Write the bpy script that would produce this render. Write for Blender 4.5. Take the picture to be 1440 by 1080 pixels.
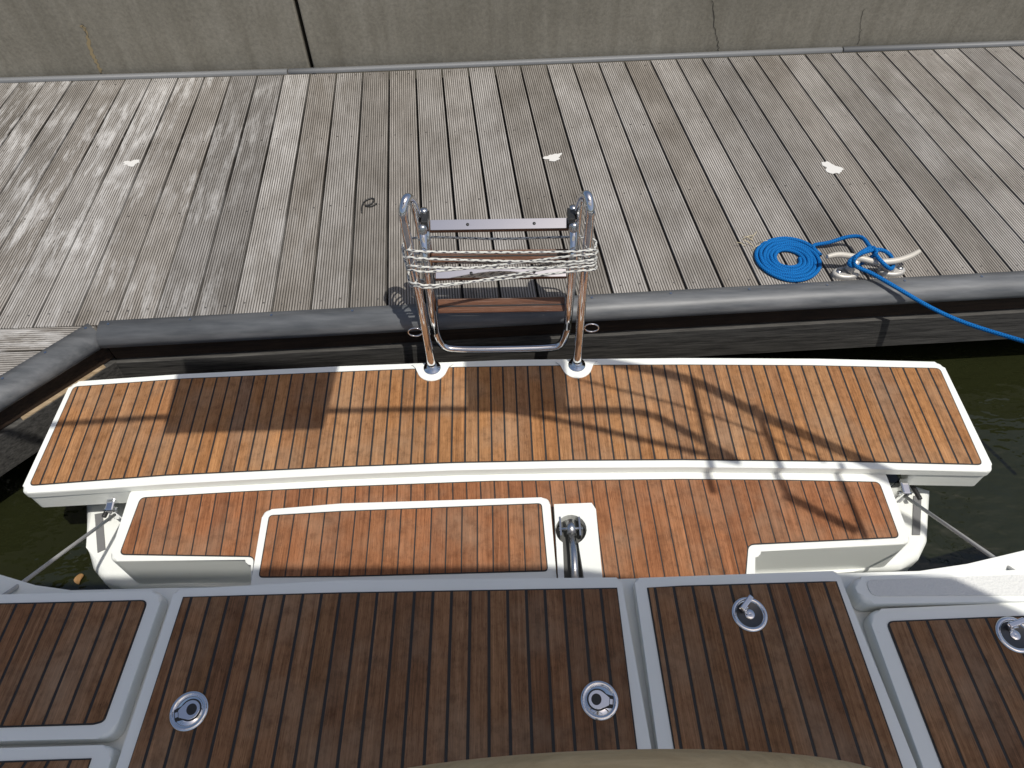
import bpy, bmesh, math, random
from mathutils import Vector, Matrix
for o in list(bpy.data.objects): bpy.data.objects.remove(o)
SC = bpy.context.scene
# ------------------------------------------------------------------ camera
F_PX, PITCH, ROLL, CAM_Z = 1000.0, math.radians(52.4), 0.0225, 2.67
X = Vector((1, 0, 0)); U0 = Vector((0, math.sin(PITCH), math.cos(PITCH)))
FW = Vector((0, math.cos(PITCH), -math.sin(PITCH)))
RT = X*math.cos(ROLL) - U0*math.sin(ROLL); UP = X*math.sin(ROLL) + U0*math.cos(ROLL)
CAM = Vector((0, 0, CAM_Z))
cd = bpy.data.cameras.new('camera'); co = bpy.data.objects.new('camera', cd); SC.collection.objects.link(co)
cd.sensor_width = 36; cd.lens = F_PX/1440*36; cd.clip_start = 0.02; cd.clip_end = 500
m = Matrix((RT, UP, -FW)).transposed().to_4x4(); m.translation = CAM; co.matrix_world = m
SC.camera = co
# ------------------------------------------------------------------ sky and sun
SUN = Vector((0.27, -0.28, 1.0)).normalized()          # direction towards the sun
w = bpy.data.worlds.new('World'); SC.world = w; w.use_nodes = True
wn = w.node_tree.nodes; bg = wn['Background']; sky = wn.new('ShaderNodeTexSky')
sky.sky_type = 'NISHITA'; sky.sun_disc = False; sky.dust_density = 3.0; sky.ozone_density = 1.0
sky.sun_elevation = math.asin(SUN.z); sky.sun_rotation = math.atan2(SUN.x, SUN.y)
w.node_tree.links.new(sky.outputs[0], bg.inputs[0]); bg.inputs[1].default_value = 0.12
sl = bpy.data.lights.new('sun', 'SUN'); sl.energy = 4.6; sl.angle = math.radians(0.53); sl.color = (1, .965, .9)
so = bpy.data.objects.new('sun', sl); SC.collection.objects.link(so)
so.rotation_euler = SUN.to_track_quat('Z', 'Y').to_euler(); so.location = (0, 0, 8)
vs = SC.view_settings; vs.view_transform = 'Standard'; vs.look = 'None'; vs.gamma = 1; vs.exposure = -0.38
# ------------------------------------------------------------------ helpers
rnd = random.Random(7)
def ray(px, py): return (RT*((px-720)/F_PX) - UP*((py-540)/F_PX) + FW)
def P(px, py, z):
    d = ray(px, py); return CAM + d*((z-CAM_Z)/d.z)
def onplane(px, py, o, n):
    d = ray(px, py); return CAM + d*((o-CAM).dot(n)/d.dot(n))
def link(name, me, mat, parent=None, kind=None):
    o = bpy.data.objects.new(name, me); SC.collection.objects.link(o)
    for mm in (mat if isinstance(mat, (list, tuple)) else [mat]): me.materials.append(mm)
    if parent: o.parent = parent
    if kind: o['kind'] = kind
    return o
def tag(o, label, cat, group=None):
    o['label'] = label; o['category'] = cat
    if group: o['group'] = group
    return o
def empty(name, label, cat, group=None):
    o = bpy.data.objects.new(name, None); SC.collection.objects.link(o); o.empty_display_size = .1
    return tag(o, label, cat, group)
def done(bm, smooth=False):
    bmesh.ops.recalc_face_normals(bm, faces=bm.faces[:])
    me = bpy.data.meshes.new('mesh'); bm.to_mesh(me); bm.free()
    if smooth: me.polygons.foreach_set('use_smooth', [True]*len(me.polygons))
    return me
def area2(p): return sum(p[i-1].x*p[i].y - p[i].x*p[i-1].y for i in range(len(p)))
def rounded(pts, r, n=5):
    """round the corners of a polygon; r = one radius or one per corner"""
    out = []; L = len(pts)
    for i, p in enumerate(pts):
        ri = r[i] if isinstance(r, (list, tuple)) else r
        a, b = pts[i-1]-p, pts[(i+1) % L]-p
        k = min(ri, a.length*.45, b.length*.45)
        ang = a.angle(b) if a.length > 1e-6 and b.length > 1e-6 else math.pi
        if ri <= 0 or ang > math.radians(165): out.append(p.copy()); continue
        A, B = p + a.normalized()*k, p + b.normalized()*k
        for j in range(n+1):
            t = j/n; out.append((1-t)**2*A + 2*t*(1-t)*p + t*t*B)
    return out
def prism(bm, top, depth, bevel=0, mi=0, seg=2):
    """solid with the given top outline (3D points) reaching depth down"""
    if area2(top) < 0: top = top[::-1]
    t = [bm.verts.new(p) for p in top]; b = [bm.verts.new(p - Vector((0, 0, depth))) for p in top]
    f = bm.faces.new(t); fs = [f, bm.faces.new(b[::-1])]; n = len(t)
    for i in range(n): fs.append(bm.faces.new((t[i], b[i], b[(i+1) % n], t[(i+1) % n])))
    for q in fs: q.material_index = mi
    if bevel:
        r = bmesh.ops.bevel(bm, geom=list(f.edges), offset=bevel, segments=seg, affect='EDGES', profile=.5, clamp_overlap=True)
        for q in r['faces']: q.material_index = mi; q.smooth = True
def box(bm, c, ax, ay, az, mi=0, bevel=0):
    """box at c with half-axis vectors"""
    vs_ = [bm.verts.new(c + sx*ax + sy*ay + sz*az) for sx in (-1, 1) for sy in (-1, 1) for sz in (-1, 1)]
    fs = [bm.faces.new([vs_[i] for i in q]) for q in ((0,1,3,2),(4,6,7,5),(0,4,5,1),(2,3,7,6),(0,2,6,4),(1,5,7,3))]
    for f in fs: f.material_index = mi
    if bevel:
        es = {e for f in fs for e in f.edges}
        r = bmesh.ops.bevel(bm, geom=list(es), offset=bevel, segments=2, affect='EDGES', profile=.5, clamp_overlap=True)
        for q in r['faces']: q.material_index = mi
def spline(pts, n=8, closed=False):
    out = []; L = len(pts)
    for i in range(L if closed else L-1):
        if closed: p0, p1, p2, p3 = pts[i-1], pts[i], pts[(i+1) % L], pts[(i+2) % L]
        else: p0, p1, p2, p3 = pts[max(i-1, 0)], pts[i], pts[i+1], pts[min(i+2, L-1)]
        for j in range(n):
            t = j/n
            out.append(.5*((2*p1) + (p2-p0)*t + (2*p0-5*p1+4*p2-p3)*t*t + (3*p1-p0-3*p2+p3)*t**3))
    if not closed: out.append(pts[-1].copy())
    return out
def tube(bm, pts, rad, n=10, mi=0, closed=False, caps=True):
    uvl = bm.loops.layers.uv.verify(); rings = []; L = len(pts); nrm = None; s = 0; ss = []
    for i, p in enumerate(pts):
        if closed: t = (pts[(i+1) % L]-pts[i-1]).normalized()
        else: t = (pts[min(i+1, L-1)]-pts[max(i-1, 0)]).normalized()
        if nrm is None: nrm = t.orthogonal().normalized()
        nrm = (nrm - t*nrm.dot(t)).normalized(); bi = t.cross(nrm)
        r = rad[i] if isinstance(rad, (list, tuple)) else rad
        rings.append([bm.verts.new(p + (nrm*math.cos(a) + bi*math.sin(a))*r) for a in [2*math.pi*k/n for k in range(n)]])
        if i: s += (p-pts[i-1]).length
        ss.append(s)
    for i in range(L if closed else L-1):
        a, b = rings[i], rings[(i+1) % L]
        for k in range(n):
            f = bm.faces.new((a[k], a[(k+1) % n], b[(k+1) % n], b[k])); f.smooth = True; f.material_index = mi
            s1 = ss[i+1] if i+1 < L else s + .01
            for lp, uv in zip(f.loops, ((ss[i], k/n), (ss[i], (k+1)/n), (s1, (k+1)/n), (s1, k/n))): lp[uvl].uv = uv
    if caps and not closed:
        for r in (rings[0][::-1], rings[-1]): bm.faces.new(r).material_index = mi
def lathe(bm, c, prof, n=28, mi=0, ax=None):
    """spin (radius, height) profile round the vertical through c"""
    ex, ey, ez = ax or (Vector((1,0,0)), Vector((0,1,0)), Vector((0,0,1)))
    rings = [[bm.verts.new(c + ez*h + (ex*math.cos(2*math.pi*k/n) + ey*math.sin(2*math.pi*k/n))*max(r, 1e-4)) for k in range(n)] for r, h in prof]
    for a, b in zip(rings, rings[1:]):
        for k in range(n):
            f = bm.faces.new((a[k], a[(k+1) % n], b[(k+1) % n], b[k])); f.smooth = True; f.material_index = mi
def clip(poly, o, n):
    out = []
    for i in range(len(poly)):
        a, b = poly[i-1], poly[i]; da, db = (a-o).dot(n), (b-o).dot(n)
        if (da < 0) != (db < 0): out.append(a.lerp(b, da/(da-db)))
        if db >= 0: out.append(b)
    return out
def planks(region, lineA, lineB, N, gap, thick, mat, parent, bevel=.0008, lo=-60, hi=200, name='plank', jitter=0):
    """boards between two guide lines (pairs of 3D points), N boards between them, clipped to the region outline"""
    a0, a1 = lineA; b0, b1 = lineB; made = []
    for i in range(lo, hi):
        q = []
        for k, sgn in ((i, 1), (i+1, -1)):
            t = k/N; p0, p1 = a0.lerp(b0, t), a1.lerp(b1, t); d = (p1-p0); d.z = 0; d.normalize()
            n = Vector((d.y, -d.x, 0))
            if n.dot(b0-a0) < 0: n = -n
            q.append((p0 + n*gap*.5*sgn, n*sgn, d))
        poly = clip(clip(region, q[0][0], q[0][1]), q[1][0], q[1][1])
        pl = []
        for p in poly:
            if not pl or (p-pl[-1]).length > 1e-4: pl.append(p)
        if len(pl) > 1 and (pl[0]-pl[-1]).length < 1e-4: pl.pop()
        if len(pl) < 3 or abs(area2(pl)) < 2e-4: continue
        dz = rnd.uniform(-jitter, jitter)
        bm = bmesh.new(); prism(bm, [p + Vector((0, 0, dz)) for p in pl], thick, bevel, seg=1)
        uvl = bm.loops.layers.uv.verify(); d, n, o = q[0][2], q[0][1], q[0][0]
        for f in bm.faces:
            for lp in f.loops: v = lp.vert.co-o; lp[uvl].uv = (v.dot(n), v.dot(d))
        made.append(link(name, done(bm), mat, parent))
    return made
def PX(pts, z): return [P(x, y, z) for x, y in pts]
# ------------------------------------------------------------------ materials
def mat(name, col, rough=.5, metal=0, spec=.5, build=None):
    M = bpy.data.materials.new(name); M.use_nodes = True; nt = M.node_tree; b = nt.nodes['Principled BSDF']
    b.inputs['Base Color'].default_value = (*col, 1); b.inputs['Roughness'].default_value = rough
    b.inputs['Metallic'].default_value = metal; b.inputs['Specular IOR Level'].default_value = spec
    if build: build(nt, b)
    return M
def N_(nt, t, **kw):
    n = nt.nodes.new(t)
    for k, v in kw.items():
        if k.startswith('i_'): n.inputs[k[2:]].default_value = v
        else: setattr(n, k, v)
    return n
def ramp(nt, fac, stops):
    r = N_(nt, 'ShaderNodeValToRGB'); e = r.color_ramp.elements
    while len(e) < len(stops): e.new(.5)
    for el, (p, c) in zip(e, stops): el.position = p; el.color = (*c, 1) if len(c) == 3 else c
    nt.links.new(fac, r.inputs[0]); return r.outputs[0]
def mix(nt, fac, a, b, mode='MIX'):
    n = N_(nt, 'ShaderNodeMix', data_type='RGBA', blend_type=mode)
    for s, v in ((0, fac), (6, a), (7, b)):
        if hasattr(v, 'is_linked'): nt.links.new(v, n.inputs[s])
        elif isinstance(v, (int, float)): n.inputs[s].default_value = v
        else: n.inputs[s].default_value = (*v, 1)
    return n.outputs[2]
def noise(nt, vec, scale, detail=4, rough=.55):
    n = N_(nt, 'ShaderNodeTexNoise'); n.inputs['Scale'].default_value = scale; n.inputs['Detail'].default_value = detail; n.inputs['Roughness'].default_value = rough
    if vec is not None: nt.links.new(vec, n.inputs['Vector'])
    return n.outputs[0]
def mapped(nt, src, scale, rand=True):
    """coordinates (UV of the board, or world position) scaled, shifted at random for each object"""
    if src == 'uv': s = N_(nt, 'ShaderNodeUVMap').outputs[0]
    else: s = N_(nt, 'ShaderNodeNewGeometry').outputs['Position']
    mp = N_(nt, 'ShaderNodeMapping'); mp.inputs['Scale'].default_value = scale; nt.links.new(s, mp.inputs['Vector'])
    if rand:
        oi = N_(nt, 'ShaderNodeObjectInfo'); mu = N_(nt, 'ShaderNodeMath', operation='MULTIPLY'); mu.inputs[1].default_value = 57.0
        nt.links.new(oi.outputs['Random'], mu.inputs[0]); cx = N_(nt, 'ShaderNodeCombineXYZ')
        for k in range(3): nt.links.new(mu.outputs[0], cx.inputs[k])
        nt.links.new(cx.outputs[0], mp.inputs['Location'])
    return mp.outputs[0]
def bump(nt, b, h, dist, strength=1):
    n = N_(nt, 'ShaderNodeBump'); n.inputs['Distance'].default_value = dist; n.inputs['Strength'].default_value = strength
    nt.links.new(h, n.inputs['Height']); nt.links.new(n.outputs[0], b.inputs['Normal'])
def teak(name, cols, rough=.7, sat=1):
    def build(nt, b):
        oi = N_(nt, 'ShaderNodeObjectInfo').outputs['Random']
        base = ramp(nt, oi, [(i/(len(cols)-1), c) for i, c in enumerate(cols)])
        g = noise(nt, mapped(nt, 'uv', (420, 9, 1)), 1, 6, .65)           # fine grain along the board
        g2 = noise(nt, mapped(nt, 'uv', (90, 2.2, 1)), 1, 3)
        pore = noise(nt, mapped(nt, 'uv', (700, 45, 1)), 1, 2)
        c = mix(nt, 1, base, ramp(nt, g, [(.28, (.62, .58, .55)), (.72, (1.3, 1.3, 1.3))]), 'MULTIPLY')
        c = mix(nt, 1, c, ramp(nt, g2, [(.3, (.75, .72, .70)), (.7, (1.18, 1.2, 1.22))]), 'MULTIPLY')
        c = mix(nt, 1, c, ramp(nt, pore, [(.30, (.55, .5, .48)), (.42, (1, 1, 1))]), 'MULTIPLY')
        wear = noise(nt, mapped(nt, 'pos', (5, 5, 5), False), 1, 5)
        c = mix(nt, ramp(nt, wear, [(.45, (0, 0, 0)), (.8, (.5, .5, .5))]), c, (.30, .22, .15))
        spot = noise(nt, mapped(nt, 'pos', (23, 23, 23), False), 1, 6, .7)
        c = mix(nt, 1, c, ramp(nt, spot, [(.3, (.68, .66, .65)), (.5, (1, 1, 1)), (.75, (1.14, 1.15, 1.17))]), 'MULTIPLY')
        nt.links.new(c, b.inputs['Base Color']); bump(nt, b, g, .0006, .6)
    return mat(name, cols[0], rough, 0, .16, build)
M_TEAK = teak('teak_sun_bleached', [(.27,.138,.064), (.37,.182,.073), (.31,.145,.058), (.26,.142,.076), (.42,.212,.088), (.29,.14,.062), (.35,.19,.09), (.33,.152,.058)])
M_TEAK_RED = teak('teak_reddish', [(.25,.105,.048), (.30,.126,.056), (.275,.122,.056), (.23,.097,.046), (.32,.145,.067)])
M_TEAK_DARK = teak('teak_dark_oiled', [(.205,.106,.050), (.26,.138,.068), (.17,.085,.042), (.30,.165,.085), (.225,.11,.052)], .7)
def gel(nt, b):
    n = noise(nt, mapped(nt, 'pos', (3, 3, 3), False), 1, 6)
    nt.links.new(ramp(nt, n, [(.3, (.775, .79, .74)), (.7, (.81, .822, .78))]), b.inputs['Base Color'])
    g = noise(nt, mapped(nt, 'pos', (28, 28, 28), False), 1, 8, .8)
    nt.links.new(mix(nt, ramp(nt, g, [(.22, (.55,)*3), (.36, (0,)*3)]), b.inputs['Base Color'].links[0].from_socket, (.42, .40, .35)), b.inputs['Base Color'])
M_WHITE = mat('white_gelcoat', (.8, .8, .79), .28, 0, .5, gel)
M_CAULK = mat('black_caulk', (.018, .017, .016), .6)
M_CHROME = mat('polished_steel', (.78, .78, .79), .07, 1)
M_STEEL = mat('brushed_steel', (.6, .6, .6), .25, 1)
M_BLACK = mat('black_plastic', (.02, .02, .02), .5)
def dockwood(nt, b):
    uv = mapped(nt, 'uv', (1, 1, 1), False)
    sx = N_(nt, 'ShaderNodeSeparateXYZ'); nt.links.new(uv, sx.inputs[0])
    mu = N_(nt, 'ShaderNodeMath', operation='MULTIPLY'); mu.inputs[1].default_value = 2*math.pi/.0112; nt.links.new(sx.outputs[0], mu.inputs[0])
    si = N_(nt, 'ShaderNodeMath', operation='SINE'); nt.links.new(mu.outputs[0], si.inputs[0])
    ma = N_(nt, 'ShaderNodeMath', operation='MULTIPLY_ADD'); ma.inputs[1].default_value = .5; ma.inputs[2].default_value = .5; nt.links.new(si.outputs[0], ma.inputs[0])
    groove = ma.outputs[0]
    oi = N_(nt, 'ShaderNodeObjectInfo').outputs['Random']
    base = ramp(nt, oi, [(0, (.22,.205,.185)), (.25, (.32,.305,.285)), (.5, (.25,.23,.205)), (.75, (.36,.345,.325)), (1, (.20,.19,.178))])
    g = noise(nt, mapped(nt, 'uv', (260, 6, 1)), 1, 6, .7)
    blot = noise(nt, mapped(nt, 'pos', (5, 3, 3), False), 1, 6, .6)
    fine = noise(nt, mapped(nt, 'pos', (45, 30, 30), False), 1, 4, .7)
    c = mix(nt, 1, base, ramp(nt, g, [(.25, (.55, .54, .53)), (.7, (1.25, 1.25, 1.25))]), 'MULTIPLY')
    c = mix(nt, 1, c, ramp(nt, blot, [(.3, (.72, .70, .67)), (.65, (1.15, 1.15, 1.15))]), 'MULTIPLY')
    c = mix(nt, 1, c, ramp(nt, groove, [(.05, (.26, .25, .24)), (.5, (.95,)*3), (1, (1.18,)*3)]), 'MULTIPLY')
    c = mix(nt, ramp(nt, fine, [(.2, (.5,)*3), (.38, (0,)*3)]), c, (.12, .11, .10))
    # old worn white paint, scattered towards one end of the pontoon
    pos = N_(nt, 'ShaderNodeNewGeometry').outputs['Position']; sp = N_(nt, 'ShaderNodeSeparateXYZ'); nt.links.new(pos, sp.inputs[0])
    mr = N_(nt, 'ShaderNodeMapRange'); nt.links.new(sp.outputs[0], mr.inputs[0]); mr.inputs[1].default_value = -.7; mr.inputs[2].default_value = -1.9
    pn = noise(nt, mapped(nt, 'uv', (22, 3.2, 1)), 1, 5, .75); big = noise(nt, mapped(nt, 'pos', (2.2, 2.2, 2), False), 1, 3)
    m1 = N_(nt, 'ShaderNodeMath', operation='MULTIPLY'); nt.links.new(ramp(nt, pn, [(.47, (0,)*3), (.62, (1,)*3)]), m1.inputs[0]); nt.links.new(ramp(nt, big, [(.40, (0,)*3), (.55, (1,)*3)]), m1.inputs[1])
    m2 = N_(nt, 'ShaderNodeMath', operation='MULTIPLY'); nt.links.new(m1.outputs[0], m2.inputs[0]); nt.links.new(mr.outputs[0], m2.inputs[1])
    m3 = N_(nt, 'ShaderNodeMath', operation='MULTIPLY'); nt.links.new(m2.outputs[0], m3.inputs[0]); m3.inputs[1].default_value = .62
    c = mix(nt, m3.outputs[0], c, (.62, .61, .59))
    nt.links.new(c, b.inputs['Base Color']); bump(nt, b, groove, .0016, .8)
M_DOCK = mat('weathered_grooved_decking', (.3, .29, .27), .9, 0, .08, dockwood)
def oldwood(c0, c1):
    def build(nt, b):
        g = noise(nt, mapped(nt, 'pos', (5, 60, 90), False), 1, 6, .7)
        nt.links.new(ramp(nt, g, [(.3, c0), (.7, c1)]), b.inputs['Base Color']); bump(nt, b, g, .003, .8)
    return build
M_FASCIA = mat('grey_fascia_timber', (.1, .1, .09), .8, 0, .2, oldwood((.022, .021, .02), (.11, .105, .096)))
M_FASCIA_BROWN = mat('brown_fascia_timber', (.08, .05, .03), .75, 0, .3, oldwood((.016, .010, .007), (.05, .03, .018)))
def rubber(nt, b):
    n = noise(nt, mapped(nt, 'pos', (4, 30, 30), False), 1, 5, .6)
    nt.links.new(ramp(nt, n, [(.28, (.07, .075, .08)), (.5, (.115, .12, .125)), (.75, (.17, .175, .18))]), b.inputs['Base Color'])
M_RUBBER = mat('grey_rubber', (.17, .175, .18), .45, 0, .4, rubber)
M_TRIM = mat('grey_trim', (.19, .195, .20), .5, 0, .4)
def concrete(nt, b):
    a = noise(nt, mapped(nt, 'pos', (1.3, 1.3, 1.6), False), 1, 8, .6); f = noise(nt, mapped(nt, 'pos', (60, 60, 60), False), 1, 4, .7)
    s = noise(nt, mapped(nt, 'pos', (16, 16, 1.2), False), 1, 4)
    c = ramp(nt, a, [(.3, (.215, .20, .163)), (.5, (.265, .247, .203)), (.72, (.315, .294, .246))])
    c = mix(nt, 1, c, ramp(nt, f, [(.25, (.75,)*3), (.7, (1.12,)*3)]), 'MULTIPLY'); c = mix(nt, 1, c, ramp(nt, s, [(.3, (.85, .84, .82)), (.7, (1.08,)*3)]), 'MULTIPLY')
    nt.links.new(c, b.inputs['Base Color']); bump(nt, b, f, .002, .5)
M_CONC = mat('stained_concrete', (.3, .28, .23), .85, 0, .2, concrete)
M_CRACK = mat('crack_dark', (.06, .055, .045), .9)
M_RUST = mat('rust_stain', (.32, .25, .14), .9)
def water(nt, b):
    n = noise(nt, mapped(nt, 'pos', (5, 9, 5), False), 1, 3, .5); bump(nt, b, n, .03, .7)
M_WATER = mat('dark_harbour_water', (.014, .016, .006), .04, 0, .5, water)
def braid(c0, c1, thr):
    def build(nt, b):
        uv = mapped(nt, 'uv', (1, 1, 1), False); sx = N_(nt, 'ShaderNodeSeparateXYZ'); nt.links.new(uv, sx.inputs[0])
        def frac(ku, kv):
            a = N_(nt, 'ShaderNodeMath', operation='MULTIPLY'); a.inputs[1].default_value = ku; nt.links.new(sx.outputs[0], a.inputs[0])
            m_ = N_(nt, 'ShaderNodeMath', operation='MULTIPLY_ADD'); m_.inputs[1].default_value = kv; nt.links.new(sx.outputs[1], m_.inputs[0]); nt.links.new(a.outputs[0], m_.inputs[2])
            f = N_(nt, 'ShaderNodeMath', operation='FRACT'); nt.links.new(m_.outputs[0], f.inputs[0]); return f.outputs[0]
        fa, fb = frac(thr[0], 2), frac(thr[1], -3)
        x1 = N_(nt, 'ShaderNodeMath', operation='LESS_THAN'); nt.links.new(fa, x1.inputs[0]); x1.inputs[1].default_value = thr[2]
        x2 = N_(nt, 'ShaderNodeMath', operation='LESS_THAN'); nt.links.new(fb, x2.inputs[0]); x2.inputs[1].default_value = thr[3]
        mm = N_(nt, 'ShaderNodeMath', operation='MULTIPLY'); nt.links.new(x1.outputs[0], mm.inputs[0]); nt.links.new(x2.outputs[0], mm.inputs[1])
        nt.links.new(mix(nt, mm.outputs[0], c0, c1), b.inputs['Base Color']); bump(nt, b, frac(170, 3), .0008, .4)
    return build
M_BLUE = mat('blue_braided_rope', (.01, .2, .58), .8, 0, .15, braid((.005, .135, .40), (.002, .05, .19), (120, 100, .5, .5)))
M_LASH = mat('white_flecked_rope', (.7, .7, .67), .7, 0, .2, braid((.60, .60, .56), (.05, .05, .07), (26, 22, .45, .5)))
M_WIRE = mat('grey_line', (.42, .42, .40), .6)
M_GALV = mat('galvanised_cleat', (.52, .50, .46), .45, .35)
M_HORN = mat('worn_cream_horn', (.52, .49, .43), .5, .1)
M_PAD = mat('grey_nonslip', (.16, .16, .16), .9)
M_TAN = mat('tan_wood_rim', (.5, .38, .21), .5, 0, .3, oldwood((.42, .31, .17), (.56, .43, .25)))
M_RED = mat('dark_red_cover', (.06, .006, .008), .6)
def cloth(nt, b):
    t = N_(nt, 'ShaderNodeBsdfTranslucent'); t.inputs[0].default_value = (.80, .775, .72, 1); ms = N_(nt, 'ShaderNodeMixShader'); ms.inputs[0].default_value = .6
    nt.links.new(b.outputs[0], ms.inputs[1]); nt.links.new(t.outputs[0], ms.inputs[2]); nt.links.new(ms.outputs[0], nt.nodes['Material Output'].inputs[0])
M_CANVAS = mat('canvas', (.62, .62, .60), .9, 0, .2, cloth)
M_TREAD = mat('varnished_tread', (.22, .10, .05), .4, 0, .5, oldwood((.07, .026, .012), (.17, .07, .032)))
# ------------------------------------------------------------------ water
bm = bmesh.new(); q = [bm.verts.new(v) for v in ((-60, -60, 0), (60, -60, 0), (60, 60, 0), (-60, 60, 0))]; bm.faces.new(q)
link('water', done(bm), M_WATER, None, 'structure')
# ------------------------------------------------------------------ dock
ZD = .55
dock = empty('dock', 'weathered grey grooved timber dock with rubber edge below the concrete wall', 'dock')
dock.location = (0, 0, 0)
def dpt(pts): return PX(pts, ZD)
far = dpt([(-420, 130), (0, 117), (480, 103), (960, 83), (1440, 65), (1900, 47)])
near = [P(1900, 361, ZD), P(1440, 386, ZD), P(790, 421, ZD), P(137, 457, ZD), P(-420, 476, ZD)]
g0, g1 = (P(63, 117, ZD), P(0, 207, ZD)), (P(1168, 75, ZD), P(1324, 262, ZD))
planks(far + near, g0, g1, 30, .0105, .028, M_DOCK, dock, .002, lo=-20, hi=60, jitter=.0012)
# boards running along the dock at the corner
cor = dpt([(-420, 477), (134, 458.5), (-150, 625), (-420, 780)])
planks(cor, (P(133, 458, ZD), P(0, 461, ZD)), (P(50, 493, ZD), P(-40, 496, ZD)), 1, .006, .028, M_DOCK, dock, .002, lo=-1, hi=14)
bm = bmesh.new(); prism(bm, [p - Vector((0, 0, .05)) for p in far + near], .03); link('dark_gap_sheet', done(bm), M_BLACK, dock)  # black sheet added under the boards, paints the shade in their gaps
# screws
bm = bmesh.new()
f0, f1, n0, n1 = P(0, 119, ZD), P(1440, 67, ZD), P(0, 462, ZD), P(1440, 388, ZD)
for t in (.02, .34, .64, .965):
    for i in range(-16, 58):
        for e in (.25, .75):
            k = (i+e)/30; a = g0[0].lerp(g1[0], k); b_ = g0[1].lerp(g1[1], k)
            A, B = f0.lerp(n0, t), f1.lerp(n1, t); d1 = b_-a; d2 = B-A
            den = d1.x*d2.y-d1.y*d2.x; s = ((A.x-a.x)*d2.y-(A.y-a.y)*d2.x)/den
            c = a + d1*s + Vector((rnd.uniform(-.004, .004), rnd.uniform(-.008, .008), .0016))
            vsx = [bm.verts.new(c + Vector((math.cos(j*1.0472), math.sin(j*1.0472), 0))*.0042) for j in range(6)]; bm.faces.new(vsx)
link('screw_heads', done(bm), mat('screw_steel', (.14, .13, .12), .5, .5), dock, 'stuff')
# rubber bumper, fascia, trim
prof = [(-.035, .004), (-.034, .009), (.0, .011), (.028, .006), (.05, -.008), (.062, -.03), (.06, -.052), (.045, -.07), (.02, -.078), (.0, -.078)]
def sweep(path, prof, out, mat_, name, parent):
    """sweep a profile (outward, up) along a horizontal path"""
    bm = bmesh.new(); rings = [[bm.verts.new(p + o*u + Vector((0, 0, z))) for u, z in prof] for p, o in zip(path, out)]
    for a, b in zip(rings, rings[1:]):
        for k in range(len(prof)-1): bm.faces.new((a[k], a[k+1], b[k+1], b[k])).smooth = True
    for r in (rings[0], rings[-1]): bm.faces.new(r)
    return link(name, done(bm), mat_, parent)
def outn(a, b):
    d = (b-a); d.z = 0; d.normalize(); n = Vector((d.y, -d.x, 0)); return n if n.y < 0 else -n
E = [P(139, 462, ZD), P(790, 427, ZD), P(1440, 391, ZD), P(1900, 366, ZD)]
oM = [outn(E[0], E[-1])]*4
sweep(E, prof, oM, M_RUBBER, 'bumper', dock)
D0, D1 = P(131, 462, ZD), P(-260, 700, ZD); oD = outn(D0, D1)
if oD.x < 0: oD = -oD
sweep([D0, D1], prof, [oD, oD], M_RUBBER, 'bumper', dock)
bm = bmesh.new()
for a, b_, o, n in ((E[0], E[-1], oM[0], 16), (D0, D1, oD, 6)):
    for i in range(n):
        c = a.lerp(b_, (i+.12)/n) + o*(-.012) + Vector((0, 0, .0125)); bm.faces.new([bm.verts.new(c + Vector((math.cos(j*1.0472), math.sin(j*1.0472), 0))*.006) for j in range(6)])
link('bumper_screws', done(bm), M_STEEL, dock, 'stuff')
def board(a, b, o, u, z0, z1, th, m_, name='fascia_board'):
    bm = bmesh.new(); A = a + o*u; B = b + o*u; A.z = B.z = 0
    c = (A+B)/2 + Vector((0, 0, (z0+z1)/2)); box(bm, c, (B-A)/2, -o*th/2, Vector((0, 0, (z1-z0)/2)), 0, .003); return link(name, done(bm), m_, dock)
for (a, b_, o) in ((E[0], E[-1], oM[0]), (D0, D1, oD)):
    board(a, b_, o, .008, .385, .468, .03, M_FASCIA_BROWN)
    board(a, b_, o, .022, .20, .38, .04, M_FASCIA)
    board(a, b_, o, -.35, -.15, .50, .05, M_BLACK, 'dark_backboard')  # black board added behind the fascia so the water reflects something dark
board(D0.lerp(D1, .05), D0.lerp(D1, .40), oD, .030, .376, .386, .02, mat('split_timber', (.36, .27, .17), .8, 0, .2, oldwood((.2, .14, .08), (.45, .35, .23))), 'broken_ledge')
W0, W1 = [(-420, 124), (0, 112.5), (404, 100.2)], [(406, 100.1), (480, 97.5), (960, 77.8), (1184, 69.2)]
for seg in (W0, W1, [(1186, 69.1), (1440, 60), (1900, 43)]):
    pts = [P(x, y+4.5, ZD) for x, y in seg]
    sweep(pts, [(0, .0), (0, .014), (-.006, .019), (-.03, .019), (-.03, 0)], [Vector((0, -1, 0))]*len(pts), M_TRIM, 'trim_strip', dock)
# ------------------------------------------------------------------ seawall
wall = empty('seawall', 'stained grey concrete seawall panels rising behind the timber dock', 'wall')
def wp(px): # foot of wall below pixel column
    t = (px-0)/1440; return P(px, 112 - 52*t - 2.5*math.sin(math.pi*t)*0, ZD) + Vector((0, .012, 0))
for x0, x1 in ((-900, 434.5), (440.5, 2300)):
    a, b_ = wp(x0), wp(x1); d = (b_-a).normalized(); n = Vector((-d.y, d.x, 0)); bm = bmesh.new()
    c = (a+b_)/2 + n*.12; c.z = .75; box(bm, c, (b_-a)/2, n*.12, Vector((0, 0, .85)), 0, .008); link('panel', done(bm), M_CONC, wall)
a, b_ = wp(380), wp(500); bm = bmesh.new(); box(bm, (a+b_)/2 + Vector((0, .2, .1)), Vector((.3, 0, 0)), Vector((0, .05, 0)), Vector((0, 0, .9))); link('joint_backing', done(bm), M_BLACK, wall)  # black backing set behind the open joint between the panels
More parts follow.
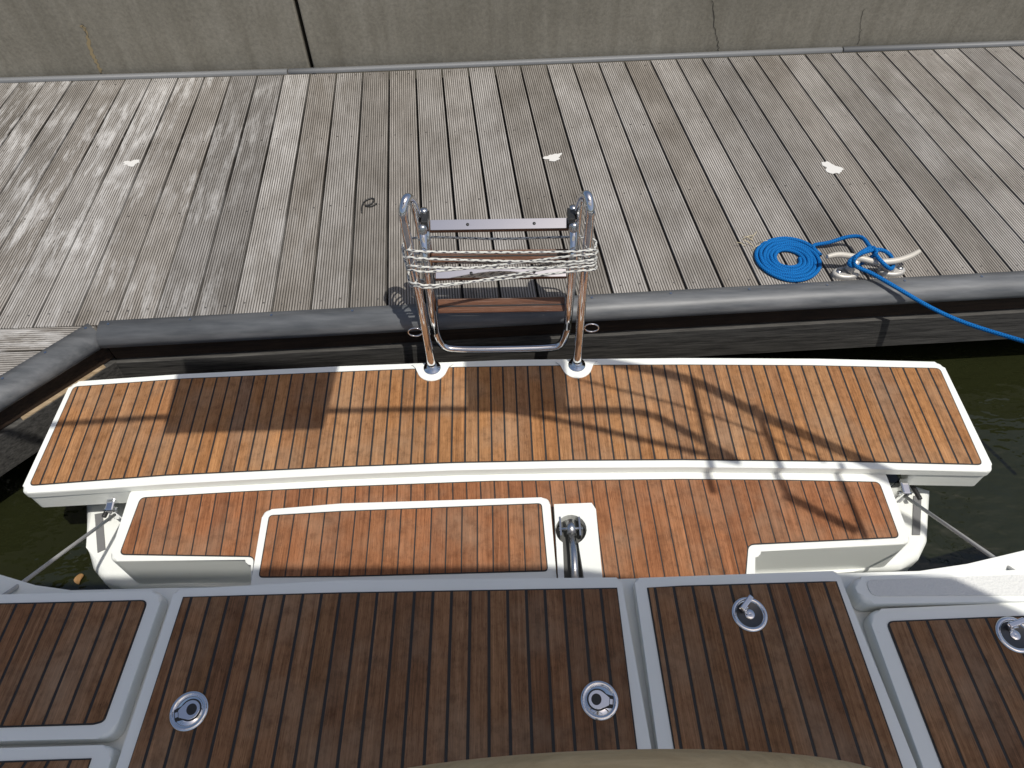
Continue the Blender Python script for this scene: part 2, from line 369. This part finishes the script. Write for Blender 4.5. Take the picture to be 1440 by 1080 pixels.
wa, wb = wp(0), wp(1440); wn_ = Vector((-(wb-wa).y, (wb-wa).x, 0)).normalized()
def ribbon(pts, wid, m_, name):
    bm = bmesh.new(); Q = [onplane(x, y, wa, wn_) - wn_*.002 for x, y in pts]; Q = spline(Q, 6); prev = None; d = (wb-wa).normalized()
    for i, q in enumerate(Q):
        q = q + d*rnd.uniform(-.006, .006); w_ = wid*rnd.uniform(.4, 1.3)
        r = (bm.verts.new(q-d*w_), bm.verts.new(q+d*w_))
        if prev: bm.faces.new((prev[0], prev[1], r[1], r[0]))
        prev = r
    link(name, done(bm), m_, wall)
ribbon([(115, 35), (121, 45), (127, 68), (134, 84), (143, 102)], .010, M_RUST, 'rust_stain')
ribbon([(115, 33), (120, 42), (124, 52)], .002, M_CRACK, 'crack')
ribbon([(1002, 0), (1003, 20), (1006, 45), (1010, 60), (1010, 72)],   .0022, M_CRACK, 'crack')
ribbon([(1215, 12), (1211, 30), (1210, 45), (1207, 62)], .0014, M_CRACK, 'crack')
# ------------------------------------------------------------------ yacht
yacht = empty('yacht', 'white yacht stern with teak swim platform lowered beside the dock', 'yacht')
def panel(name, outline, z, th, bevel=.008):
    bm = bmesh.new(); prism(bm, outline, th, bevel, seg=3); return link(name, done(bm), M_WHITE, yacht)
def inlay(par, region, z, A, B, N, m_, gap=.0068, r=.02, tk=.004, lo=-5, hi=6):
    """black caulk bed with teak boards on it, 4 mm proud of the moulding"""
    reg = rounded(PX(region, z+tk), r) if r else PX(region, z+tk)
    bm = bmesh.new(); prism(bm, [p - Vector((0, 0, .0018)) for p in reg], .003); link('caulk_bed', done(bm), M_CAULK, par)
    cen = sum(reg, Vector())/len(reg); ins = []
    L = len(reg)
    for i, p in enumerate(reg):                                           # inset by the width of the border seam
        a, c = reg[i-1], reg[(i+1) % L]; d = (c-a); d.z = 0
        if d.length < 1e-6: continue
        n = Vector((-d.y, d.x, 0)).normalized(); n = n if area2(reg) > 0 else -n; ins.append(p + n*.004)
    return planks(ins, tuple(P(x, y, z+tk) for x, y in A), tuple(P(x, y, z+tk) for x, y in B), N, gap, .004, m_, par, lo=lo, hi=N+hi)
# swim platform
ZP = .43
out = PX([(100, 537), (257, 526), (480, 515), (720, 506), (960, 503.5), (1150, 504.5), (1325, 509), (1400, 663), (1193, 659), (960, 657), (800, 658), (640, 661.5), (480, 667.5), (232, 681), (27, 694)], ZP)
plat = panel('swim_platform', rounded(out, .03), ZP, .034, .012)
for pts in ([(30, 692), (103, 540), (200, 533), (178, 684)], [(1397, 661), (1322, 512), (1245, 509), (1290, 659)]):
    bm = bmesh.new(); prism(bm, rounded([p - Vector((0, 0, .028)) for p in PX(pts, ZP)], .02), .09, .004); link('end_block', done(bm), M_WHITE, plat)
teak_reg = [(103, 543), (257, 531.7), (480, 522), (640, 515.5), (840, 512.5), (960, 512), (1140, 513), (1322, 517), (1383, 653.5), (1193, 649), (960, 646.5), (800, 647.5), (640, 650.5), (480, 656.5), (232, 668.5), (40, 683)]
inlay(plat, teak_reg, ZP, ((110, 543), (55, 683)), ((1305, 517), (1368, 653)), 68, M_TEAK)
# transom step
ZS = .394
st_out = PX([(195, 668), (700, 650), (1240, 652), (1247, 670), (1283, 764), (1062, 776), (1064, 842), (350, 850), (353, 787), (152, 789), (182, 695)], ZS)
step = panel('transom_step', rounded(st_out, [0, 0, 0, .02, .03, .02, 0, 0, .02, .03, .02]), ZS, .20, .010)
inlay(step, [(197, 699), (330, 691), (480, 683.5), (693, 675.5), (960, 673), (1100, 674), (1237, 677), (1266, 756), (1053, 766), (1047, 842), (350, 850), (357, 783), (167, 780)],
      ZS, ((225, 699), (207, 780)), ((1225, 677), (1253, 752)), 51, M_TEAK_RED, .0045)
ledge = PX([(118, 706), (121, 770), (127, 797), (143, 817), (172, 824), (350, 828), (1062, 813), (1200, 804), (1270, 798), (1296, 783), (1307, 760), (1311, 687), (1270, 675), (700, 690), (175, 700)], .195)
panel('transom_ledge', ledge, .195, .28, .03)
for pts in ([(133, 723), (144, 721), (148, 772), (137, 777)], [(1285, 697), (1296, 697), (1294, 752), (1283, 752)]):
    bm = bmesh.new(); prism(bm, PX(pts, .199), .006); link('grip_pad', done(bm), M_PAD, yacht)
for (x, y, sx) in ((163, 713, -1), (1266, 690, 1)):
    bm = bmesh.new(); c = P(x, y, .30)
    box(bm, c, Vector((.016, 0, 0)), Vector((0, .03, .006)), Vector((0, -.004, .045)), 0, .006)
    tube(bm, [c + Vector((-.024, -.02, .02)), c + Vector((.024, -.02, .02))], .008)
    box(bm, c - Vector((0, 0, .09)), Vector((.012, 0, 0)), Vector((0, .012, 0)), Vector((0, 0, .05)))
    link('hinge_bracket', done(bm), M_CHROME, yacht)
for pts in ([(152, 706), (151, 716), (146, 727)], [(1281, 680), (1287, 690), (1294, 702)]):
    bm = bmesh.new(); tube(bm, spline([P(x, y, .26) for x, y in pts], 6), .009, 8); link('strap', done(bm), M_BLACK, yacht)
for pts in ([(161, 724, .31), (90, 776, .55), (20, 828, .775), (-60, 880, .80)], [(1271, 697, .31), (1345, 748, .55), (1423, 802, .775), (1500, 850, .80)]):
    bm = bmesh.new(); tube(bm, [P(*p) for p in pts], .0065, 8); link('support_line', done(bm), M_WIRE, yacht)
# hatch lid on the step
ZH = .419
lid = panel('hatch_lid', rounded(PX([(370, 717), (480, 708), (773, 699), (784, 827), (350, 837)], ZH), .03), ZH, .024, .006)
inlay(lid, [(378, 724), (480, 718), (762, 707), (771, 803), (480, 811), (363, 812)], ZH, ((521.7, 713), (513.3, 808)), ((756.7, 708), (761.7, 808)), 11, M_TEAK_RED, .0045, .015, lo=-9)
# recess with folding strut
ZR = .436
key = [P(803+22*math.cos(a), 745-21*math.sin(a), ZR) for a in [math.radians(d) for d in range(-62, 243, 15)]]
bm = bmesh.new(); prism(bm, [P(786, 830, ZR), P(779, 709, ZR), P(832, 707, ZR), P(838, 716, ZR), P(849, 830, ZR), P(824, 830, ZR)] + key + [P(794, 830, ZR)], .04)
rec = link('strut_housing', done(bm), M_WHITE, yacht)
bm = bmesh.new(); prism(bm, PX([(778, 720), (830, 720), (832, 830), (790, 830)], .402), .003); link('housing_floor', done(bm), mat('dark_grey_moulding', (.07, .07, .065), .6), rec)
bm = bmesh.new(); tube(bm, [P(803, 742, .429), P(807, 780, .429), P(810, 835, .429)], .0135, 14); tube(bm, [P(802, 733, .429), P(804, 752, .429)], .018, 12)
for dx in (-15, 12): box(bm, P(803+dx, 742, .426), Vector((.003, 0, 0)), Vector((0, .035, 0)), Vector((0, 0, .014)))
tube(bm, [P(786, 744, .434), P(820, 743, .434)], .006); link('strut', done(bm), M_STEEL, rec)
# hull and cockpit moulding
ZB = .765
hull = [P(x, y, ZB) for x, y in [(-260, 760), (-60, 796), (0, 808), (50, 823), (100, 830), (233, 827), (560, 822), (1190, 806), (1293, 803), (1360, 793), (1440, 774), (1700, 700)]]
hull += [Vector((hull[-1].x, -1.4, ZB)), Vector((hull[0].x, -1.4, ZB))]
panel('hull', hull, ZB, .95, .02)
ZL = .815
def lid_(name, outl, r, reg, A, B, N, ri, z=ZL):
    o = panel(name, rounded(PX(outl, z), r), z, z-ZB-.004, .009); inlay(o, reg, z, A, B, N, M_TEAK_DARK, .0078, ri); return o
lidA = lid_('locker_lid', [(246, 829), (480, 816), (873, 812), (920, 1075), (935, 1160), (130, 1175), (163, 1080)], .012,
     [(257, 839), (480, 832.5), (868, 826), (897, 1055), (910, 1150), (152, 1165)], ((270, 837), (200, 1080)), ((844.3, 827), (870, 1057)), 22, 0)
lidB = lid_('locker_lid', [(892, 813), (960, 810.5), (1178, 802.5), (1289, 1078), (1318, 1150), (940, 1155)], .012,
     [(910, 826), (960, 823), (1160, 817), (1177, 817), (1270, 1078), (1297, 1150), (965, 1155)], ((973.3, 822), (1021, 1056)), ((1158.3, 817), (1246, 1075)), 7, 0)
lidC = lid_('locker_lid', [(1218, 857), (1440, 847), (1640, 838), (1720, 1150), (1328, 1160)], .04,
     [(1246, 873), (1393, 867), (1440, 865.5), (1620, 858), (1690, 1145), (1353, 1150)], ((1275, 872), (1357, 1078)), ((1358, 869), (1445, 1058)), 3, .02)
lidD = lid_('locker_lid', [(-200, 842), (0, 836), (231, 830), (158, 1038), (0, 1042), (-260, 1048)], .035,
     [(-180, 853), (0, 848), (208, 843), (146, 1015), (130, 1019), (0, 1023), (-240, 1029)], ((76.7, 847), (1.7, 1020)), ((182.7, 845), (118, 1018)), 4, .02)
lidE = lid_('locker_lid', [(-250, 1058), (0, 1052), (163, 1047), (120, 1170), (-300, 1170)], .03,
     [(-240, 1076), (0, 1070), (128, 1066), (95, 1165), (-280, 1165)], ((6.7, 1070), (-17, 1100)), ((100, 1067), (88, 1097)), 3, 0)
for o, s in ((lidA, 'wide dark teak lid with two round latches'), (lidB, 'dark teak lid with one raised ring latch'), (lidC, 'dark teak lid with rounded white corner')): o['label'] = s
seat = panel('side_seat', rounded(PX([(1196, 811), (1440, 801), (1640, 793), (1660, 838), (1440, 845), (1213, 849)], .83), .03), .83, .06, .012)
def nons(nt, b):
    v = N_(nt, 'ShaderNodeTexVoronoi'); v.inputs['Scale'].default_value = 160; nt.links.new(mapped(nt, 'pos', (1, 1, 1), False), v.inputs['Vector']); bump(nt, b, v.outputs[0], .002, .7)
bm = bmesh.new(); prism(bm, rounded(PX([(1217, 816), (1440, 808), (1640, 800), (1655, 831), (1440, 837), (1226, 838)], .833), .02), .003)
link('nonslip_panel', done(bm), mat('nonslip_gelcoat', (.66, .66, .63), .6, 0, .3, nons), seat)
# latches
M_BOWL = mat('dark_steel_bowl', (.10, .10, .10), .35, .7)
def latch(par, px, py, ang, raised):
    c = P(px, py, ZL+.004); bm = bmesh.new()
    lathe(bm, c, [(.047, 0), (.047, .003), (.043, .0055), (.036, .005), (.034, .002)], 36, 0)
    e = Vector((math.cos(ang), math.sin(ang), 0)); f = Vector((-e.y, e.x, 0)); up = Vector((0, 0, 1))
    if not raised:
        lathe(bm, c, [(.034, .002), (.033, .0035), (.0, .0035)], 28, 0)
        kh = [c + e*(.005 + .026*math.cos(a)) + f*.026*math.sin(a) + up*.0042 for a in [math.radians(d) for d in range(-140, 141, 14)]]
        prism(bm, kh + [c - e*.033 + f*.014 + up*.0042, c - e*.033 - f*.014 + up*.0042], .001, 0, 1)
        kp = [c + e*(.005 + .0225*math.cos(a)) + f*.0225*math.sin(a) + up*.006 for a in [math.radians(d) for d in range(-142, 143, 14)]]
        prism(bm, kp + [c - e*.024 + f*.009 + up*.006, c - e*.024 - f*.009 + up*.006], .002, .001, 0)
        prism(bm, [c + e*(.008 + .0125*math.cos(a)) + f*.0135*math.sin(a) + up*.0064 for a in [2*math.pi*k/20 for k in range(20)]], .001, 0, 1)
        box(bm, c - e*.028 + up*.005, e*.0035, f*.006, up*.0012, 0)
    else:
        lathe(bm, c, [(.034, .002), (.03, .0006), (.0, .0006)], 28, 2)
        tube(bm, [c + f*.016 - e*.012 + up*.002, c + f*.020 - e*.0 + up*.018], .008, 10, 0)
        box(bm, c + f*.024 + up*.022, (e*.9+f*.45)*.024, (f*.9-e*.45)*.007, up*.005, 0, .003)
        lathe(bm, c, [(.013, .002), (.009, .004), (.0, .002)], 16, 0)
    link('latch', done(bm), [M_CHROME, M_BLACK, M_BOWL], par)
latch(lidA, 266, 1000, math.radians(20), False); latch(lidA, 843, 985, math.radians(170), False)
latch(lidB, 1054, 864, math.radians(20), True); latch(lidC, 1427, 893, math.radians(-10), True)
# ------------------------------------------------------------------ swim ladder
base0, base1 = P(608, 519, ZP), P(811, 515, ZP)
LEAN = math.radians(10); bx_ = (base1-base0).normalized()
lup = Vector((0, math.sin(LEAN), math.cos(LEAN))); ln = bx_.cross(lup).normalized()
if ln.y < 0: ln = -ln
def L(px, py, off=0): return onplane(px, py, base0 + ln*off, ln)
far_ = .075
left = [L(608, 519), L(601, 480), L(590, 420), L(579, 365), L(569, 315), L(567, 296), L(572, 279, .028), L(580, 283, .055), L(587, 305, far_)]
right = [L(811, 515), L(814, 480), L(819, 420), L(824, 365), L(829, 312), L(830, 293), L(826, 275, .028), L(818, 280, .055), L(813, 303, far_)]
mid = [L(596, 350, far_), L(604, 400, far_), L(611, 450, far_), L(615, 472, far_), L(625, 487, far_), L(645, 491, far_), L(705, 491, far_), L(770, 489, far_), L(788, 484, far_), L(796, 468, far_), L(799, 448, far_), L(804, 400, far_), L(809, 350, far_)]
bm = bmesh.new(); tube(bm, spline(left + mid + right[::-1], 7), .0162, 14)
ladder = link('swim_ladder', done(bm), M_CHROME, yacht)
for o_, xs in ((.035, ((594, 321), (600, 380), (607, 440), (611, 468))), (.035, ((807, 318), (804, 380), (800, 440), (797, 462))),
               (.115, ((596, 298), (603, 350), (611, 430))), (.115, ((806, 294), (806, 350), (803, 425)))):
    bm = bmesh.new(); tube(bm, [L(x, y, o_) for x, y in xs], .0138, 12); link('folding_rail', done(bm), M_CHROME, ladder)
for x, y, o in ((594, 320, .035), (807, 317, .035), (596, 297, .115), (806, 293, .115)):
    bm = bmesh.new(); c = L(x, y, o); lathe(bm, c, [(.0155, -.02), (.0158, .004), (.012, .010), (0, .012)], 16, 0, (bx_, ln, lup)); link('end_cap', done(bm), M_STEEL, ladder)
for x, y in ((598, 308), (803, 304)):
    bm = bmesh.new(); c = L(x, y, .075); box(bm, c, bx_*.012, ln*.04, lup*.012, 0, .003); link('pivot_bracket', done(bm), M_BLACK, ladder)
tn = (CAM - L(700, 380, .06)).normalized(); tn = (tn - bx_*tn.dot(bx_)).normalized(); tb = bx_.cross(tn)
for y0, y1, xa, xb, o, metal in ((311, 327, 604, 800, .09, 1), (353, 369, 607, 799, .10, 0), (380, 394, 612, 797, .05, 1), (421, 440, 616, 794, .07, 0)):
    a, b_ = L(xa, (y0+y1)/2, o), L(xb, (y0+y1)/2-3, o); h = (L(700, y0, o)-L(700, y1, o)).length*.5*.85
    bm = bmesh.new(); c = (a+b_)/2; hx = (b_-a)/2
    fn = Vector((0, -.42, .9)) if metal else Vector((0, -.75, .65)); fn = (fn - hx.normalized()*fn.dot(hx.normalized())).normalized(); tb = hx.normalized().cross(fn)
    box(bm, c, hx, tb*h, fn*.011, 0, .003)
    if metal: box(bm, c + fn*.013, hx*.985, tb*h*.98, fn*.0018, 1)
    else: box(bm, c + fn*.0115, hx*.99, tb*.0025, fn*.0015, 2)
    if metal:
        for s in (-.45, .5): lathe(bm, c + hx*s + fn*.0155, [(.006, 0), (.004, .002), (0, .002)], 10, 2, (hx.normalized(), tb, fn))
    link('step', done(bm), [M_TREAD, M_CHROME, M_BLACK], ladder)
for x, y, s in ((593, 467, -1), (823, 461, 1)):
    bm = bmesh.new(); pts = [L(x + s*(9 + 10*math.cos(a)), y + 5.5*math.sin(a), .01) for a in [2*math.pi*k/16 for k in range(16)]]
    tube(bm, pts, .0028, 8, 0, True); link('wire_loop', done(bm), M_CHROME, ladder)
for c in (base0, base1):
    bm = bmesh.new(); lathe(bm, c, [(.036, .008), (.034, .013), (.024, .016), (.022, .026), (.016, .03)], 24); link('foot_flange', done(bm), M_CHROME, ladder)
    pl = [c + Vector((.062*math.cos(a), .066*math.sin(a)-.0, .0085)) for a in [math.radians(d) for d in range(180, 361, 15)]]
    pl = [c + Vector((-.085, .018, .0085)), c + Vector((-.066, .004, .0085))] + pl[1:-1] + [c + Vector((.066, .004, .0085)), c + Vector((.085, .018, .0085))]
    bm = bmesh.new(); prism(bm, pl, .01, .002); link('foot_pad', done(bm), M_WHITE, ladder)
# lashing line
lp = []
fr, bk = -.021, .135
for (xl, yl, xr, yr) in ((571, 352, 832, 352), (572, 362, 833, 366), (576, 374, 832, 374), (577, 380, 834, 358), (581, 402, 832, 370), (580, 399, 833, 380)):
    ex_ = 12 if yl == 352 else 0
    lp += [L(xl-4, yl-2, .02), L(xl+6, yl, fr), L(xl+30, yl+2, fr), L((xl+xr)/2, (yl+yr)/2+3, .02), L(xr-30, yr+2, fr), L(xr-5, yr, fr), L(xr+4, yr-2, .02), L(xr-8, yr-6 - ex_, bk), L((xl+xr)/2, (yl+yr)/2-4 - ex_, bk), L(xl+10, yl-5 - ex_, bk)]
bm = bmesh.new(); tube(bm, spline(lp, 7), .0046, 10)
tag(link('lashing_rope', done(bm), M_LASH), 'white rope with dark flecks wound around the folded steel ladder', 'rope')
# ------------------------------------------------------------------ cleat and blue mooring line
cl = empty('cleat', 'metal horn cleat with two bolted feet on the dock edge', 'cleat'); cl.location = P(1220, 386, ZD)
def kid(name, bm, m_): 
    o = link(name, done(bm), m_, cl); o.matrix_parent_inverse = Matrix.Translation(-cl.location); return o
ZH_ = ZD + .078
horn = [P(1163, 361, ZH_+.008), P(1180, 358, ZH_+.008), P(1205, 362, ZH_-.004), P(1232, 368, ZH_-.008), P(1258, 367, ZH_-.002), P(1278, 361, ZH_+.006), P(1293, 353, ZH_+.012)]
bm = bmesh.new(); hs = spline(horn, 6); tube(bm, hs, [.0135*(1-.35*abs(2*i/(len(hs)-1)-1)**3) for i in range(len(hs))], 12); kid('horn', bm, M_HORN)
for x, y, hx_, hy in ((1188, 387, 1206, 366), (1252, 383, 1240, 367)):
    c = P(x, y, ZD); ex = (P(x+10, y-.4, ZD)-c).normalized(); ey = Vector((-ex.y, ex.x, 0))
    bm = bmesh.new(); prism(bm, [c + ex*.058*math.cos(a) + ey*.034*math.sin(a) + Vector((0, 0, .022)) for a in [2*math.pi*k/20 for k in range(20)]], .022, .008)
    t = P(hx_, hy, ZH_-.008); tube(bm, [c + Vector((0, 0, .012)) + (t-c)*.15, c.lerp(t, .6), t], [.024, .017, .014], 12); kid('foot', bm, M_GALV)
    bm = bmesh.new(); lathe(bm, c - ex*.032*(1 if x < 1220 else -1) + Vector((0, 0, .021)), [(.013, .0), (.013, .006), (0, .007)], 6); kid('bolt', bm, M_STEEL)
RB = .0086; rp = []
cc = P(1108, 367, ZD); turns = 6.0
r0, r1 = .050, .141
for i in range(int(turns*20)+1):
    t = i/(turns*20); a = -.6 - 2*math.pi*turns*t + 2*math.pi*turns + .75; r = r0 + (r1-r0)*t
    rp.append(cc + Vector((r*math.cos(a)*(1+.03*math.sin(2.3*a+1)), r*math.sin(a)*(.97+.02*math.sin(1.7*a)), RB + .0015 + .002*math.sin(a*2.3))))
z_ = ZD + RB + .003
tail = [P(1143, 346, z_+.005), P(1166, 341, z_+.02), P(1193, 333, z_+.045), P(1212, 334, z_+.06), P(1223, 347, z_+.075), P(1238, 366, z_+.085), P(1252, 378, z_+.05), P(1256, 370, z_+.04), P(1250, 357, z_+.075), P(1235, 351, z_+.095), P(1212, 356, z_+.095), P(1195, 367, z_+.075), P(1198, 374, z_+.05),
        P(1215, 368, z_+.03), P(1232, 356, z_+.098), P(1225, 348, z_+.095), P(1205, 360, z_+.098), P(1202, 373, z_+.06), P(1227, 385, z_+.035), P(1260, 404, z_+.022), P(1310, 433, .53), P(1360, 455, .52), P(1440, 480, .55), P(1600, 527, .66), P(1760, 570, .80)]
bm = bmesh.new(); tube(bm, spline([rp[i] for i in range(0, len(rp), 2)] + tail, 4), RB, 9)
tag(link('mooring_rope', done(bm), M_BLUE), 'bright blue braided rope coiled flat on the dock and hitched to the cleat', 'rope')
# ------------------------------------------------------------------ helm, bimini and stern arch (above and behind the view, they throw the shade)
bm = bmesh.new(); wc = Vector((.124, .150, 1.29)); R_ = .455
tube(bm, [wc + Vector((R_*math.cos(a), 0, R_*math.sin(a))) for a in [2*math.pi*k/72 for k in range(72)]], .017, 12, 0, True)
tube(bm, [wc + Vector((R_*.965*math.cos(a), -.012, R_*.965*math.sin(a))) for a in [2*math.pi*k/72 for k in range(72)]], .014, 10, 1, True)
for k in range(5): a = 2*math.pi*k/5 + .3; tube(bm, [wc, wc + Vector((R_*math.cos(a), 0, R_*math.sin(a)))], .008, 8, 2)
tube(bm, [wc + Vector((0, .03, 0)), wc + Vector((0, -.1, 0))], .05, 16, 2); tube(bm, [wc + Vector((0, -.1, .05)), Vector((.124, .05, ZB))], .06, 16, 2)
link('steering_wheel', done(bm), [M_TAN, M_RED, M_STEEL], yacht)['label'] = 'tan rimmed steering wheel seen from above'
def up_to(p, z): return p + SUN*((z-p.z)/SUN.z)
ZA = 2.55
def sh(px, py, z=ZP, za=ZA): return up_to(P(px, py, z), za)
bm = bmesh.new()
for pts, r in (([(-120, 606), (77, 597), (233, 587), (480, 578), (663, 576), (746, 583), (960, 632), (1040, 650)], .014), ([(780, 578), (897, 580), (960, 606), (1030, 645)], .018),
               ([(790, 498), (960, 532), (1060, 580), (1127, 610), (1210, 647), (1330, 700)], .023), ([(807, 533), (960, 572), (1067, 610), (1160, 650)], .006),
               ([(968, 530), (977, 557), (997, 643), (1010, 690)], .014), ([(1060, 570), (1093, 647), (1120, 700)], .014)):
    tube(bm, spline([sh(x, y) for x, y in pts], 5), r, 10)
tube(bm, [sh(1103, 697, ZS), sh(1203, 747, ZS)], .018, 10); tube(bm, [sh(1172, 655, ZS), sh(1217, 757, ZS)], .012, 10)
a, b_ = sh(-120, 606), sh(1330, 700)
for p in (a, b_): tube(bm, [p, Vector((p.x*1.25, .3, ZB-.05))], .02, 10)
arch = link('stern_arch', done(bm), M_CHROME, yacht)
for pts in ([(256, 500), (482, 494), (456, 605), (233, 612)], [(655, 500), (795, 498), (799, 582), (660, 578)]):
    bm = bmesh.new(); prism(bm, [sh(*p) + Vector((0, 0, .03)) for p in pts], .02); link('shadow_panel', done(bm), M_BLACK, arch)  # unseen panels added as shadow casters, outlines projected up from their shadows
ZC = 3.0
edge = [sh(-250, 800, ZH, ZC), sh(350, 798, ZH, ZC), sh(775, 796, ZH, ZC), sh(900, 812, ZH, ZC), sh(1180, 800, ZL, ZC), sh(1330, 812, ZL, ZC), sh(1480, 880, ZL, ZC)]
bm = bmesh.new(); prism(bm, edge + [Vector((edge[-1].x, -.45, ZC)), Vector((edge[0].x, -.45, ZC))], .012)
bim = link('bimini', done(bm), M_CANVAS, yacht)
bm = bmesh.new()
for x in (edge[0].x+.05, edge[-1].x-.05):
    for y in (-.4, edge[0].y-.1 if x < 0 else edge[-1].y-.1):
        tube(bm, [Vector((x, y, ZC-.006)), Vector((x*1.1, -.4, ZB-.05))], .014, 10)
link('bimini_frame', done(bm), M_STEEL, bim)
# ------------------------------------------------------------------ small things on dock and water
def splat(px, py, r, label, ang=0):
    c = P(px, py, ZD+.0035); bm = bmesh.new(); n = 26; ph = [rnd.uniform(0, 6.28) for _ in range(4)]
    ring = []
    for k in range(n):
        a = 2*math.pi*k/n; q = r*(1 + .22*math.sin(3*a+ph[0]) + .14*math.sin(5*a+ph[1]) + .1*math.sin(9*a+ph[2]) + rnd.uniform(-.09, .09))
        u, v = q*math.cos(a)*1.25, q*math.sin(a)*.8
        ring.append(c + Vector((u*math.cos(ang)-v*math.sin(ang), u*math.sin(ang)+v*math.cos(ang), 0)))
    prism(bm, ring, .0015)
    tag(link('dropping', done(bm), M_DROP), label, 'dropping')
M_DROP = mat('chalky_white', (.62, .61, .58), .9, 0, .1)
splat(778, 221, .034, 'chalky white bird dropping on the plank beyond the ladder', .35)
splat(1170, 236, .042, 'chalky white bird dropping on the boards beyond the blue coil', -1)
splat(185, 229, .030, 'pale streaked bird dropping on the paint-worn boards', .1)
bm = bmesh.new(); tube(bm, spline([P(x, y, ZD+.005) for x, y in [(509, 299), (509, 290), (513, 283), (521, 279), (526, 280), (523, 286), (514, 289), (522, 290), (530, 286)]], 5), .0035, 6)
tag(link('scrap_of_cord', done(bm), M_BLACK), 'thin black scrap of cord curled on the dock planks', 'cord')
M_STRAW = mat('dry_straw', (.55, .47, .30), .8)
bm = bmesh.new()
for k in range(7):
    p = P(1058 + rnd.uniform(-14, 16), 345 + rnd.uniform(-9, 8), ZD+.004); d = Vector((rnd.uniform(-1, 1), rnd.uniform(-.5, .5), .15)).normalized()*.05
    tube(bm, [p, p+d*.5+Vector((0, 0, .006)), p+d], .0014, 5)
tag(link('dry_grass', done(bm), M_STRAW), 'wisp of dry straw lying beside the blue rope coil', 'straw')
c = P(112, 814, .004); bm = bmesh.new(); ring = []
for k in range(16):
    a = 2*math.pi*k/16; ring.append(c + Vector((.018*math.cos(a)*.8 + .003*math.sin(3*a), .022*math.sin(a), .006+.005*math.cos(2*a))))
prism(bm, ring, .003)
tag(link('fallen_leaf', done(bm), mat('brown_leaf', (.26, .14, .05), .7)), 'small brown leaf floating on the dark water', 'leaf')
